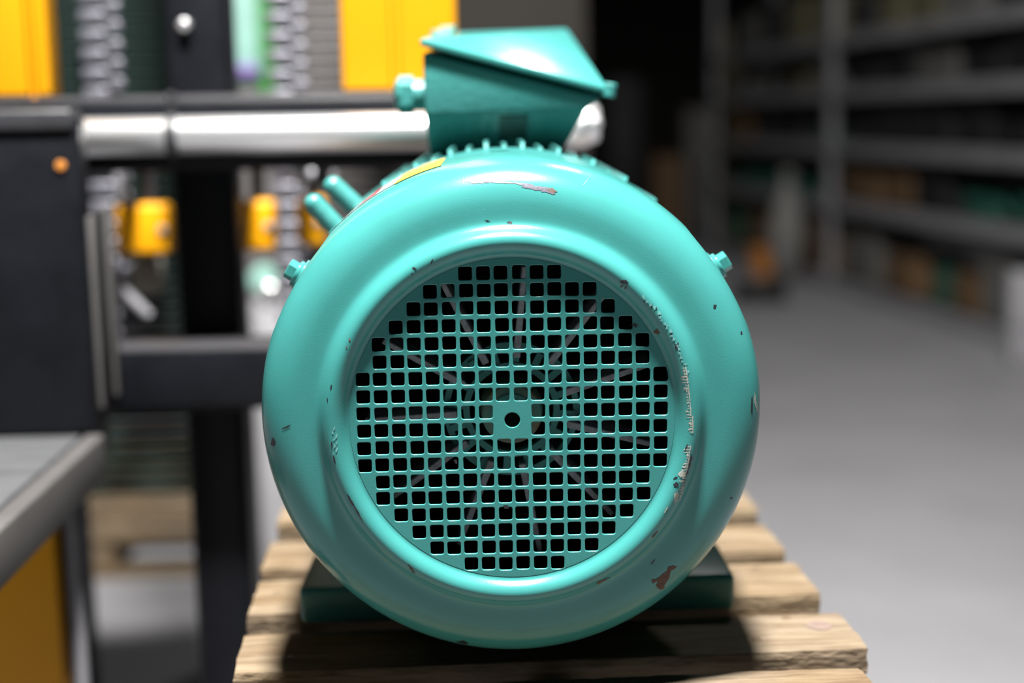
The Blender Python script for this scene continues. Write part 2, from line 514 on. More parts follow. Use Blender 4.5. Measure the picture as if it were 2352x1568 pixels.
cowl = mobj('fan_cowl', bm, M['green'], smooth=True)
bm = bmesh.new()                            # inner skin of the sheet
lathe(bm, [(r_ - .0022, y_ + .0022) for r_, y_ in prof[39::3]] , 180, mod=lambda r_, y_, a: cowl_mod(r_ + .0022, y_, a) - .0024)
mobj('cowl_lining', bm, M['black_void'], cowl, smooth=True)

# the perforated disc: one sheet with real holes and rounded lips
PT, HS = .01366, .0105
counts = [6, 10, 12, 14, 16, 16, 18, 18, 18, 18, 18, 18, 16, 16, 14, 12, 10, 6]
cu = bpy.data.curves.new('grille', 'CURVE')
cu.dimensions = '2D'; cu.fill_mode = 'BOTH'
cu.extrude = .0007; cu.bevel_depth = .0006; cu.bevel_resolution = 2
def spline(pts):
    sp = cu.splines.new('POLY')
    sp.points.add(len(pts) - 1)
    for p_, q_ in zip(sp.points, pts): p_.co = (q_[0], q_[1], 0, 1)
    sp.use_cyclic_u = True
spline([(.1271 * math.cos(2 * PI * k / 256), .1271 * math.sin(2 * PI * k / 256)) for k in range(256)])
rng = random.Random(4)
def rsq(cx, cy, h, rr):
    out = []
    for sx, sy, a0 in ((1, 1, 0), (-1, 1, 90), (-1, -1, 180), (1, -1, 270)):
        for k in range(4):
            a = R(a0 + 30 * k)
            out.append((cx + sx * (h - rr) + rr * math.cos(a), cy + sy * (h - rr) + rr * math.sin(a)))
    return out
for row, n_ in enumerate(counts):
    cy = (8.5 - row) * PT
    for k in range(n_):
        cxk = (k - (n_ - 1) / 2)
        if row in (8, 9) and abs(cxk) < 1: continue
        spline(rsq(cxk * PT + rng.uniform(-.0004, .0004), cy + rng.uniform(-.0003, .0003), HS / 2 + .0006, .0022))
spline([(.0066 * math.cos(2 * PI * k / 40), .0066 * math.sin(2 * PI * k / 40)) for k in range(40)])
co = bpy.data.objects.new('tmp', cu); COL.objects.link(co)
dg = bpy.context.evaluated_depsgraph_get()
me = bpy.data.meshes.new_from_object(co.evaluated_get(dg))
bpy.data.objects.remove(co)
bm = bmesh.new(); bm.from_mesh(me)
bmesh.ops.remove_doubles(bm, verts=bm.verts[:], dist=1e-6)
# curve plane XY -> motor XZ, front towards -Y
bmesh.ops.transform(bm, matrix=Matrix(((1, 0, 0, 0), (0, 0, -1, .0085), (0, 1, 0, 0), (0, 0, 0, 1))), verts=bm.verts[:])
grille = mobj('grille', bm, M['green'], cowl)
grille.data.polygons.foreach_set('use_smooth', [abs(p_.normal.y) < .97 and p_.area < 2e-5 for p_ in grille.data.polygons])

# fan behind the grille
hub = mobj('fan_hub', cylbm((0, .030, 0), (0, .075, 0), .024, .027, 40, .002), M['rusty'])
smooth_by_angle(hub)
bm = bmesh.new()
lathe(bm, [(.0098, .0298), (.0098, .029), (.0165, .029), (.0165, .0298)], 40)
mobj('shaft_collar', bm, M['green_dirty'], hub)
mobj('shaft_bore', cylbm((0, .0285, 0), (0, .0296, 0), .0095, None, 24), M['black_void'], hub)
bm = bmesh.new()
for ra, rb, y0, y1 in ((.034, .039, .046, .058), (.050, .055, .050, .064)):
    lathe(bm, [(ra, y1), (ra, y0), (rb, y0), (rb, y1)], 64)
ring = mobj('fan_ring', bm, M['green_dirty'])
for k in range(16):
    a = 2 * PI * k / 16 + .1
    bm = boxbm(-.0028, .0028, .047, .060, .0375, .0515)
    bmesh.ops.rotate(bm, cent=(0, 0, 0), matrix=Matrix.Rotation(a, 3, 'Y'), verts=bm.verts[:])
    mobj('spoke', bm, M['green_dirty'], ring)
bm = boxbm(-.02, .02, .052, .056, -.02, .02); bm.free()
for k in range(11):
    a = R(18.5 + 360 / 11 * k)
    bm = bmesh.new()
    # a blade: thin tapered plate with an edge facing the grille
    vs_ = []
    for (x, y, t) in ((.044, .040, .0030), (.118, .036, .0021), (.118, .085, .0016), (.044, .085, .0022)):
        vs_.append(bm.verts.new((x, y, t))); vs_.append(bm.verts.new((x, y, -t)))
    A = vs_
    for f in ((0, 2, 3, 1), (2, 4, 5, 3), (4, 6, 7, 5), (6, 0, 1, 7), (0, 6, 4, 2), (1, 3, 5, 7)): bm.faces.new([A[i] for i in f])
    bmesh.ops.recalc_face_normals(bm, faces=bm.faces[:])
    bmesh.ops.bevel(bm, geom=bm.edges[:], offset=.0007, segments=1, affect='EDGES')
    bmesh.ops.rotate(bm, cent=(0, 0, 0), matrix=Matrix.Rotation(-a, 3, 'Y'), verts=bm.verts[:])
    mobj('fan_blade', bm, M['fan_grey'])
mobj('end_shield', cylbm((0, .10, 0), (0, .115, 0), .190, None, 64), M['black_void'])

# body with cooling fins
RB = .178
body = mobj('motor_body', cylbm((0, .225, 0), (0, .70, 0), RB, None, 96, .01), M['green_body'])
smooth_by_angle(body)
RF = .2078
for k in range(-16, 17):
    a = R(90 + 4.75 * k)
    if abs(k) > 14: continue
    bm = bmesh.new()
    t0, t1 = .0034, .0019
    y0 = .262 + .004 * rng.random()
    y1 = .68
    rf = RF + (.003 if k % 2 else 0)
    pts = [(RB - .004, y0), (rf - .008, y0), (rf, y0 + .012), (rf, y1 - .01), (rf - .01, y1), (RB - .004, y1)]
    L_ = [bm.verts.new((r_, y_, t0 if r_ < RB else t1)) for r_, y_ in pts]
    Rr = [bm.verts.new((r_, y_, -t0 if r_ < RB else -t1)) for r_, y_ in pts]
    bm.faces.new(L_); bm.faces.new(Rr[::-1])
    for i in range(6):
        j = (i + 1) % 6
        bm.faces.new((L_[j], L_[i], Rr[i], Rr[j]))
    bmesh.ops.recalc_face_normals(bm, faces=bm.faces[:])
    bmesh.ops.rotate(bm, cent=(0, 0, 0), matrix=Matrix.Rotation(-a, 3, 'Y'), verts=bm.verts[:])
    mobj('cooling_fin', bm, M['green_body'])

# feet
for s in (-1, 1):
    xo = .206 if s > 0 else .198
    xi = .085
    bm = bmesh.new()
    fp_ = mloc(at_z(690 if s < 0 else 1688, 1436 if s < 0 else 1404, ZP))
    xo = abs(fp_.x); y0, y1 = fp_.y, fp_.y + .105
    add_box(bm, min(s * xi, s * xo), max(s * xi, s * xo), y0, y1, -H + .001, -H + .036, .006, 3)
    ft = mobj('foot', bm, M['green_body'])
    smooth_by_angle(ft)
    mobj('base_rail', boxbm(s * .10, s * .14, y1 - .004, .515, -H + .001, -H + .03, .003, 1), M['green_body'], ft)
    f2_ = mobj('foot', boxbm(s * .085, s * .19, .51, .62, -H + .001, -H + .036, .006, 3), M['green_body']); smooth_by_angle(f2_)
    bm = polyhedron([(s * .145, .53, -H + .03), (s * .185, .53, -H + .03), (s * .145, .60, -H + .03), (s * .185, .60, -H + .03),
                     (s * .110, .53, -.125), (s * .150, .53, -.085), (s * .110, .60, -.125), (s * .150, .60, -.085)],
                    [(0, 1, 3, 2), (4, 6, 7, 5), (0, 4, 5, 1), (2, 3, 7, 6), (0, 2, 6, 4), (1, 5, 7, 3)])
    mobj('foot_web', bm, M['green_body'], f2_)
    mobj('bolt_slot', cylbm((s * .158, y0 + .05, -H + .0355), (s * .158, y0 + .05, -H + .0364), .011, None, 20), M['black_void'], ft)

# bolts that hold the cowl
for ba in BOLT_A[:2]:
    e = Vector((math.cos(ba), 0, math.sin(ba)))
    base = e * (RC - .0065) + Vector((0, .105, 0))
    wsh = mobj('cowl_bolt', cylbm(base + e * .0105, base + e * .0185, .0085, None, 6, .0008), M['green'])
    bm = cylbm(base - e * .002, base + e * .0045, .0125, None, 28, .001)
    add_cyl(bm, base + e * .004, base + e * .0068, .0145, None, 28, .001)
    add_cyl(bm, base + e * .0065, base + e * .0108, .0112, None, 28, .001)
    f_ = mobj('washer', bm, M['green'], wsh); smooth_by_angle(f_)

# lifting lugs on the left shoulder (two rounded arms of the lifting eye)
def lug(tip, root, r_, webside):
    bm = bmesh.new()
    t, b = Vector(tip), Vector(root)
    add_cyl(bm, b, t, r_ * 1.06, r_, 24)
    s_ = bmesh.ops.create_uvsphere(bm, u_segments=24, v_segments=14, radius=r_)
    bmesh.ops.translate(bm, vec=t, verts=s_['verts'])
    lg = mobj('lifting_lug', bm, M['green_body']); smooth_by_angle(lg, 50)
    d = Vector(webside)
    n_ = (t - b).normalized()
    bm = polyhedron([b + Vector((0, -.006, 0)), b + Vector((0, .006, 0)), t + Vector((0, -.006, 0)), t + Vector((0, .006, 0)),
                     b + d + Vector((0, -.006, 0)), b + d + Vector((0, .006, 0)), t + d * .25 + Vector((0, -.006, 0)), t + d * .25 + Vector((0, .006, 0))],
                    [(0, 1, 3, 2), (4, 6, 7, 5), (0, 2, 6, 4), (1, 5, 7, 3), (0, 4, 5, 1), (2, 3, 7, 6)])
    mobj('web', bm, M['green_body'], lg)
    return lg
LY = .31
lug(mp_y(722, 468, LY), mp_y(830, 585, LY), .0098, (.012, 0, -.045))
LY2 = .37
lug(mp_y(766, 428, LY2), mp_y(880, 535, LY2), .0102, (.01, 0, -.03))

# terminal box
BY, BB = .40, .66
def q(px, py, Y): return mp_y(px, py, Y)
a_, b_, c_, d_ = q(971, 122, BY), q(1384, 226, BY), q(1347, 250, BY), q(976, 263, BY)
e_, g_ = q(986, 328, BY + .05), q(1288, 326, BY + .05)
e_.z = min(e_.z, .206); g_.z = min(g_.z, .206)
e_.z -= .012; g_.z -= .012
A_, B_ = q(965, 104, BY - .006), q(1396, 216, BY - .006)
C_, D_ = q(1303, 78, BB), q(1004, 88, BB)
a2, b2 = D_ + Vector((.004, 0, -.006)), C_ + Vector((-.006, 0, -.006))
c2 = Vector((b2.x - .012, BB, c_.z)); d2 = Vector((a2.x + .003, BB, d_.z))
e2 = Vector((e_.x, BB - .03, e_.z)); g2 = Vector((g_.x, BB - .03, g_.z))
tb = polyhedron([a_, b_, c_, d_, e_, g_, a2, b2, c2, d2, e2, g2],
                [(0, 3, 2, 1), (3, 4, 5, 2), (0, 6, 9, 3), (3, 9, 10, 4), (1, 2, 8, 7), (2, 5, 11, 8), (4, 10, 11, 5), (6, 7, 8, 9), (8, 11, 10, 9), (0, 1, 7), (0, 7, 6)], .0025, 2)
tbox = mobj('terminal_box', tb, M['green_body']); smooth_by_angle(tbox, 25)
upv = Vector((0, -.001, .0065))
lv = [A_, B_, C_, D_]
tb = polyhedron([v + Vector((0, 0, -.0008)) for v in lv] + [v + upv for v in lv],
                [(0, 1, 2), (0, 2, 3), (4, 6, 5), (4, 7, 6), (0, 4, 5, 1), (1, 5, 6, 2), (2, 6, 7, 3), (3, 7, 4, 0)], .0022, 2)
lid = mobj('box_lid', tb, M['green']); smooth_by_angle(lid, 25)
# lid screws
for (P_, dx, dz) in ((B_, -.001, .003), (A_.lerp(D_, .55), .004, .004)):
    c0 = P_ + Vector((dx, .004, dz))
    mobj('lid_screw', cylbm(c0 - Vector((-.002, 0, .006)), c0 + Vector((.0045, -.001, .008)), .0072, .0066, 16, .0015), M['green_body'], lid)
bm = polyhedron([A_ + upv + Vector((.012, .03, 0)), A_ + upv + Vector((.030, .055, .002)), D_ + upv + Vector((.024, -.05, .001)), D_ + upv + Vector((.006, -.04, .001)),
                 A_ + upv + Vector((.012, .03, .004)), A_ + upv + Vector((.030, .055, .006)), D_ + upv + Vector((.024, -.05, .005)), D_ + upv + Vector((.006, -.04, .005))],
                [(0, 1, 2, 3), (4, 7, 6, 5), (0, 4, 5, 1), (1, 5, 6, 2), (2, 6, 7, 3), (3, 7, 4, 0)], .001, 1)
mobj('lid_hinge', bm, M['green_body'], lid)
# small square plate on the under-slope
u1 = c_.lerp(d_, .36); u2 = c_.lerp(d_, .54); l1 = g_.lerp(e_, .27); l2 = g_.lerp(e_, .47)
k1 = [u1.lerp(l1, .08), u2.lerp(l2, .08), u2.lerp(l2, .62), u1.lerp(l1, .62)]
nrm = Vector((0, -.0012, -.0012))
mobj('plate', polyhedron([v for v in k1] + [v + nrm for v in k1], [(0, 1, 2, 3), (4, 7, 6, 5), (0, 4, 5, 1), (1, 5, 6, 2), (2, 6, 7, 3), (3, 7, 4, 0)]), M['plate_dark'], tbox)
# cable gland
GY = BY + .06
g0, g1 = q(972, 218, GY), q(900, 218, GY)
ax = Vector((-1, 0, 0)); rg = (q(930, 262, GY) - q(930, 172, GY)).length / 2
gl = mobj('cable_gland', cylbm(g0 + ax * .010, g0 + ax * .026, rg, rg, 6, .002), M['green_body'])
bm = cylbm(g0 - ax * .01, g0 + ax * .012, rg * .8, None, 28, .001)
mobj('gland_neck', bm, M['green_body'], gl)
bm = bmesh.new()
for i in range(0, 1):
    s_ = bmesh.ops.create_uvsphere(bm, u_segments=28, v_segments=16, radius=1)
    bmesh.ops.transform(bm, matrix=Matrix.Translation(g0 + ax * .024) @ Matrix.Diagonal((.0075, rg * .93, rg * .93, 1)), verts=s_['verts'])
mobj('gland_cap', bm, M['green_body'], gl, smooth=True)

# warning label wrapped on the shoulder of the cowl
def rad(y_):
    for i in range(len(prof) - 1):
        if prof[i][1] <= y_ <= prof[i + 1][1] and prof[i][0] > .16: return prof[i][0] + (prof[i + 1][0] - prof[i][0]) * (y_ - prof[i][1]) / (prof[i + 1][1] - prof[i][1])
    return RC
def patch(name, a0, a1, y0, y1, mt, h, parent=None):
    bm = bmesh.new()
    n = 24
    pr = [(RC + h, y0 + (y1 - y0) * i / 6) for i in range(7)]
    lathe(bm, pr, n, R(a0), R(a1), mod=lambda r_, y_, a: cowl_mod(rad(y_), y_, a) + h)
    return mobj(name, bm, mt, parent)
lab = patch('warning_label', 113, 146, .070, .20, M['label_white'], .0004, cowl)
patch('warning_label', 105, 116.5, .062, .20, M['label_yellow'], .0006, cowl)
for a0, a1, y0, y1 in ((121.5, 127, .080, .15), (129, 134, .13, .185), (134, 140, .085, .16), (139.5, 145, .13, .185), (122, 124, .16, .19)):
    patch('red_print', a0, a1, y0, y1, M['label_red'], .0007, cowl)

# ---------------- chips and scratches in the paint of the cowl
PR = sorted(prof, key=lambda t: t[1] + t[0])
def surf(px, py):
    """point of the cowl skin seen at a picture position"""
    d = MINV.to_3x3() @ ray(px, py); c0 = MINV @ CAM
    t = (0.0 - c0.y) / d.y
    for _ in range(60):
        p_ = c0 + d * t
        r_ = math.hypot(p_.x, p_.z)
        # cowl depth at radius r_
        if r_ <= .127: yy = .0072
        else:
            yy = None
            for i in range(len(prof) - 1):
                if prof[i][0] <= r_ <= prof[i + 1][0] and prof[i + 1][0] > prof[i][0]:
                    f = (r_ - prof[i][0]) / (prof[i + 1][0] - prof[i][0])
                    yy = prof[i][1] + f * (prof[i + 1][1] - prof[i][1]); break
            if yy is None: yy = .11
        tn = (yy - c0.y) / d.y
        if abs(tn - t) < 1e-6: break
        t = t + (tn - t) * .6
    return c0 + d * (t - .0003)
def decal(name, pts, mt):
    bm = bmesh.new()
    c_x = sum(p[0] for p in pts) / len(pts); c_y = sum(p[1] for p in pts) / len(pts)
    # outline refined and lifted onto the skin as a fan of small triangles
    vc = bm.verts.new(surf(c_x, c_y))
    ring_ = [bm.verts.new(surf(*p)) for p in pts]
    mid = [bm.verts.new(surf((p[0] + c_x) / 2, (p[1] + c_y) / 2)) for p in pts]
    n = len(pts)
    for i in range(n):
        j = (i + 1) % n
        bm.faces.new((vc, mid[i], mid[j]))
        bm.faces.new((mid[i], ring_[i], ring_[j], mid[j]))
    bmesh.ops.recalc_face_normals(bm, faces=bm.faces[:])
    return bm
def blob(cx, cy, rx, ry, ang, seed, n=14, jag=.35):
    rg_ = random.Random(seed)
    out = []
    for k in range(n):
        a = 2 * PI * k / n
        f = 1 + rg_.uniform(-jag, jag)
        x, y = rx * f * math.cos(a), ry * f * math.sin(a)
        c, s = math.cos(ang), math.sin(ang)
        out.append((cx + x * c - y * s, cy + x * s + y * c))
    return out
def each(name, polys, mt):
    for p in polys: mobj(name, decal(name, p, mt), mt, cowl)
def join(name, polys, mt):
    big = bmesh.new()
    for p in polys:
        b = decal(name, p, mt)
        tmp = bpy.data.meshes.new('t'); b.to_mesh(tmp); b.free()
        big.from_mesh(tmp); bpy.data.meshes.remove(tmp)
    o = mobj(name, big, mt, cowl); o['kind'] = 'stuff'
    return o
dark = [(1433, 648, 9, 5, .1), (1428, 657, 4, 2.5, -.6), (1437, 660, 2, 5, .3), (1554, 794, 6, 7, 0), (1481, 694, 2.5, 2, .5), (1497, 702, 2, 4, .2),
        (1507, 708, 2, 3, .2), (1543, 765, 2, 5, .2), (1171, 511, 6, 3, .2), (1120, 507, 7, 1.6, .2), (952, 616, 5, 2.5, .5), (992, 600, 2, 6, .5), (946, 630, 2, 2, 0),
        (1577, 1026, 2.5, 7, .5), (1585, 1060, 3, 16, .25), (1578, 1085, 2.5, 12, .3), (1553, 1112, 7, 6, -.3), (1551, 1097, 5, 2, -.4), (1572, 1107, 2, 12, .2),
        (627, 1014, 5, 11, -.05), (657, 981, 9, 2, -.45), (805, 1148, 2.5, 20, -.5), (822, 1178, 2.2, 20, -.5), (944, 1306, 2.5, 14, -.6), (1060, 1477, 13, 6, .15),
        (1703, 764, 2, 4, 0), (1680, 1144, 3, 2.5, 0), (1727, 932, 2.2, 22, .02), (768, 1055, 2.5, 12, -.2), (762, 1020, 2, 8, .1), (760, 890, 1.5, 6, .2), (752, 918, 1.5, 5, -.1),
        (1642, 704, 4, 4, 0), (1458, 747, 6, 4, .4), (1163, 1163, 7, 4, .1), (1047, 1060, 5, 3, .9), (1505, 1226, 2, 9, .7), (1385, 1332, 16, 2, -.35), (1500, 1290, 1.5, 9, .6)]
each('paint_chip', [blob(x, y, a, b, g, i, 12, .4) for i, (x, y, a, b, g) in enumerate(dark)], M['chip_dark'])
rust = [(1509, 761, 6, 7, -.5), (1268, 438, 10, 6, .5), (1525, 1330, 9, 20, .55), (1540, 1305, 12, 6, -.3), (1508, 1332, 10, 5, -.4), (1517, 1348, 9, 5, -.1), (1380, 1335, 12, 3, -.4), (803, 780, 2.5, 2.5, 0), (796, 797, 2, 2, 0)]
each('rust_patch', [blob(x, y, a, b, g, 90 + i, 14, .45) for i, (x, y, a, b, g) in enumerate(rust)], M['chip_rust'])
steel = [(1097, 417, 22, 3.5, .03), (1160, 419, 45, 1.6, .05), (1225, 430, 36, 5.0, .22), (1255, 436, 18, 6, .3), (1075, 415, 8, 1.5, 0)]
each('bare_metal_scratch', [blob(x, y, a, b, g, 190 + i, 26, .45) for i, (x, y, a, b, g) in enumerate(steel)], M['chip_steel'])
rg_ = random.Random(8)
pale, scuff = [], []
for i in range(46):                         # the long scuff down the right of the bead
    t = i / 45
    py = 845 + t * 300
    px = 1571 + 16 * math.sin(PI * t * .9) - 14 * t * t
    if 0.36 < t < .5: px += 4
    if .50 < t < .6: continue
    w_ = rg_.choice((2, 3, 4, 8))
    pale.append(blob(px - w_ * .3, py, w_, rg_.uniform(1.0, 3.2), rg_.uniform(-.2, .2), 300 + i, 10, .5))
    pale.append(blob(px + 4 - 10 * max(0, t - .6), py, 1.6, 4.5, .0, 700 + i, 8, .5))
pale += [blob(1736, 925, 3, 22, -.18, 11, 16, .4), blob(1568, 1090, 9, 9, 0, 12, 14, .4), blob(1553, 1140, 6, 14, .3, 13, 14, .4), blob(1530, 1170, 1.8, 8, .5, 14, 8, .4)]
join('pale_scuff', pale, M['chip_pale'])
for i in range(36):
    t = i / 35
    px = 1478 + 100 * t + 10 * math.sin(t * 3); py = 685 + 170 * t ** 1.15
    scuff.append(blob(px + rg_.uniform(-4, 4), py + rg_.uniform(-4, 4), rg_.uniform(1, 4), rg_.uniform(1.5, 4.5), rg_.uniform(-1, 1), 400 + i, 9, .5))
scuff += [blob(1345 + 6 * k, 410 - 0 * k + 8 * abs(k - 1), 1.0, 8, .7, 450 + k, 7, .3) for k in range(1)]
scuff += [blob(768 + rg_.uniform(-6, 6), 985 + 8 * k, 2, 5, .2, 470 + k, 8, .5) for k in range(8)]
join('scuff', scuff, M['chip_green'])

# ================================================================== BLACK MACHINE FRAME
FYF = .92                                   # front of the cross beams
def span(px0, px1, py, Y): return at_y(px0, py, Y).x, at_y(px1, py, Y).x
fr = thing('steel_gantry', (at_y(470, 1568, 1.03).x, 1.07, 0), 0, 'black square-tube gantry with post and two cross beams behind the motor', 'gantry')
FO = Vector(fr.location)
def fpart(name, bm, mt, root, smooth=30):
    shift(bm, -Vector(root.location))
    o = obj(name, bm, mt, root)
    smooth_by_angle(o, smooth)
    return o
x0, x1 = span(378, 522, 100, 1.025)
fpart('post', boxbm(x0, x1, 1.025, 1.125, 0, 2.4, .012, 3), M['black'], fr)
zt = at_y(500, 217, FYF).z; zb = at_y(500, 392, FYF).z
bx0, bx1 = at_y(-120, 300, FYF).x, at_y(1325, 300, FYF).x
fpart('beam', boxbm(bx0, bx1, FYF, FYF + .10, zb, zt, .014, 4), M['black'], fr)
ZBT = zt
zt2 = at_y(430, 795, FYF).z; zb2 = at_y(430, 945, FYF).z
fpart('beam', boxbm(at_y(200, 850, FYF).x, at_y(1300, 850, FYF).x, FYF, FYF + .10, zb2, zt2, .010, 3), M['black'], fr)
pb = at_y(424, 58, 1.02)
fpart('bolt', cylbm((pb.x, 1.010, pb.z), (pb.x, 1.028, pb.z), .0085, .0095, 20, .003), M['chrome'], fr)
x0, x1 = span(1180, 1320, 700, 1.03)
fpart('post', boxbm(x0, x1, 1.025, 1.125, 0, 1.28, .012, 3), M['black'], fr)

# polished shaft in front of the upper beam
SY = FYF - .034
p0 = at_y(172, 310, SY); p1 = at_y(1350, 303, SY)
rs = (at_y(600, 264, SY) - at_y(600, 350, SY)).length / 2
zc = at_y(600, 308, SY).z
sh = thing('polished_shaft', (p0.x, SY, zc), 0, 'bright polished round steel shaft lying along the black upper beam', 'shaft')
fpart('rod', cylbm((p0.x, SY, zc), (p1.x, SY, zc), rs, None, 48, .003), M['chrome'], sh, 50)
x0, x1 = span(386, 410, 300, SY)
bm = bmesh.new()
lathe(bm, [(rs + .0006, 0), (rs + .0054, 0), (rs + .0054, x1 - x0), (rs + .0006, x1 - x0), (rs + .0006, 0)], 40)
bmesh.ops.rotate(bm, cent=(0, 0, 0), matrix=Matrix.Rotation(R(-90), 3, 'Z'), verts=bm.verts[:])
shift(bm, (x0, SY, zc))
fpart('clamp_ring', bm, M['darkgrey'], sh, 40)
fpart('clamp_lug', boxbm(x0 + .002, x1 - .002, SY - .010, SY + .012, zc + rs + .004, ZBT + .004, .003, 2), M['darkgrey'], sh)
e0 = at_y(1325, 300, SY).x; e1 = at_y(1376, 300, SY).x
fpart('end_cap', cylbm((e0 + .01, SY, zc + .006), (e1, SY, zc + .006), rs * 1.18, rs * .95, 32, .004), M['chrome'], sh, 40)
for k, (px, py) in enumerate(((1345, 283), (1368, 282), (1305, 318))):
    c0 = at_y(px, py, SY - .02)
    fpart('cap_bolt', cylbm((c0.x, SY - rs - .014, c0.z), (c0.x, SY - rs + .01, c0.z), .007, .008, 14, .002), M['chrome'], sh, 40)

# yellow uprights that stand on the beam
def upright(lx, mx, rx, label):
    Y0 = FYF + .012
    xa, xm, xb = [at_y(p_, 150, Y0).x for p_ in (lx, mx, rx)]
    t = thing('yellow_upright', ((xa + xb) / 2, Y0 + .04, ZBT), 0, label, 'machine upright', 'yellow uprights on the black beam')
    gap = .004
    fpart('panel', boxbm(xa, xm - gap, Y0, Y0 + .07, ZBT + .0005, 2.25, .006, 3), M['yellow'], t)
    fpart('panel', boxbm(xm + gap, xb, Y0 + .006, Y0 + .07, ZBT + .0005, 2.25, .006, 3), M['yellow'], t)
    fpart('web', boxbm(xm - gap * 1.5, xm + gap * 1.5, Y0 + .02, Y0 + .068, ZBT + .0005, 2.25), M['yellow'], t)
upright(-110, 68, 108, 'yellow upright standing on the black beam at the left edge')
upright(784, 908, 1050, 'wide yellow upright standing on the beam behind the terminal box')

# black cabinet at the left on its table
CYF = .72
cx1 = at_y(196, 600, CYF).x; cx0 = at_y(-260, 600, CYF).x
zc0 = at_y(100, 1003, CYF).z; zc1 = at_y(100, 262, CYF).z
cab = thing('black_cabinet', ((cx0 + cx1) / 2, CYF + .07, zc0), 0, 'black steel cabinet standing on the grey table at the left', 'cabinet')
fpart('body', boxbm(cx0, cx1, CYF, CYF + .05, zc0 + .0005, zc1, .010, 3), M['black'], cab)
zlow = at_y(205, 486, CYF + .05).z
fpart('rear_housing', boxbm(cx0, cx1 - .002, CYF + .0505, CYF + .145, zc0 + .0005, zlow, .008, 3), M['black'], cab)
fpart('top_plate', boxbm(cx0, cx1 - .004, CYF - .006, CYF + .046, zc1 - .020, zc1 + .006, .005, 3), M['darkgrey'], cab)
for k, yy in enumerate((CYF + .02, CYF + .105)):
    fpart('edge_channel', boxbm(cx1 - .001, cx1 + .007, yy, yy + .022, zc0 + .03, zlow + (.004 if k else -.004), .003, 2), M['rim'], cab)
cp = at_y(140, 380, CYF)
fpart('indicator', cylbm((cp.x, CYF - .003, cp.z), (cp.x, CYF + .001, cp.z), .006, None, 16, .001), M['orange'], cab)

ztab = zc0
tx1 = at_y(243, 1014, CYF + .01).x
tabl = thing('machine_table', (tx1 - .15, .45, 0), 0, 'grey worn steel table plate under the black cabinet', 'table')
tx0 = tx1 - .42
fpart('plate', boxbm(tx0, tx1 - .030, .02, CYF + .16, ztab - .055, ztab, .003, 2), M['steelplate'], tabl)
fpart('rim', boxbm(tx1 - .024, tx1, .02, CYF + .005, ztab - .058, ztab + .001, .004, 3), M['rim'], tabl)
fpart('groove_bar', boxbm(tx1 - .0305, tx1 - .0235, .02, CYF + .005, ztab - .055, ztab - .006), M['black'], tabl)
yx1 = at_y(134, 1400, .60).x
fpart('yellow_panel', boxbm(tx0 + .02, yx1, .60, .70, 0, ztab - .0555, .004, 2), M['yellow'], tabl)
for a, b in ((137, 156), (163, 190)):
    xa, xb = span(a, b, 1400, .64)
    fpart('guide_rail', boxbm(xa, xb, .63, .655, 0, ztab - .0585, .003, 2), M['greypart'], tabl)
fpart('rail_backing', boxbm(at_y(134, 1400, .64).x, at_y(188, 1400, .665).x, .6555, .67, 0, ztab - .0585), M['chip_rust'], tabl)

# chains hanging behind the beams
def chain(px, label):
    Y0 = 1.345
    xw = at_y(px, 100, Y0).x
    z0 = at_y(px, 770, Y0).z
    t = thing('lifting_chain', (xw, Y0, z0), 0, label, 'chain', 'steel chains beside the black post')
    pitch = .0312
    protoA = protoB = None
    n = int((1.52 - z0) / pitch)
    for k in range(n):
        if protoA is None:
            bm = bmesh.new(); add_box(bm, -.0215, .0215, -.006, .006, -.0105, .0105, .0058, 3)
            protoA = obj('link', bm, M['link'], t, smooth=True); o1 = protoA
            bm = bmesh.new(); add_box(bm, -.0135, .0135, -.006, .006, -.0105, .0105, .0058, 3)
            protoB = obj('link', bm, M['link'], t, smooth=True); o2 = protoB
        else:
            o1 = protoA.copy(); COL.objects.link(o1); o1.parent = t
            o2 = protoB.copy(); COL.objects.link(o2); o2.parent = t
        o1.location = (0, 0, k * pitch)
        o2.location = (.0315, .012, k * pitch - pitch / 2)
    fpart('pin_bar', boxbm(xw - .004, xw + .004, Y0 + .0055, Y0 + .009, z0 - .02, z0 + n * pitch), M['darkgrey'], t)
chain(214, 'grey steel chain hanging left of the black post')
chain(640, 'grey steel chain hanging right of the black post')

# slatted guards behind
def guard(px0, px1, py0, py1, Y, mt, label, pitch=.0225):
    xa = at_y(px0, 100, Y).x; xb = at_y(px1, 100, Y).x
    z1 = at_y(px0, py0, Y).z; z0 = at_y(px0, py1, Y).z
    t = thing('slatted_guard', ((xa + xb) / 2, Y, 0), 0, label, 'guard', 'slatted guards behind the machine')
    n = int((z1 - z0) / pitch)
    first = None
    for k in range(n):
        z = z0 + k * pitch
        if first is None:
            first = obj('slat', boxbm(-(xb - xa) / 2, (xb - xa) / 2, 0, .012, 0, pitch * .84, .003, 1), mt, t); o = first
        else:
            o = first.copy(); COL.objects.link(o); o.parent = t
        o.location = (0, 0, z)
    for s in (-1, 1):
        x_ = s * (xb - xa) / 2
        obj('side_post', boxbm(x_ - .012, x_ + .012, .012, .035, 0, z1, .002, 1), M['black'], t)
guard(108, 470, -60, 1140, 1.42, M['slat_dark'], 'dark green slatted guard left of the black post')
guard(672, 1000, -60, 560, 1.60, M['slat_grey'], 'grey slatted guard between the chain and the wide yellow upright')

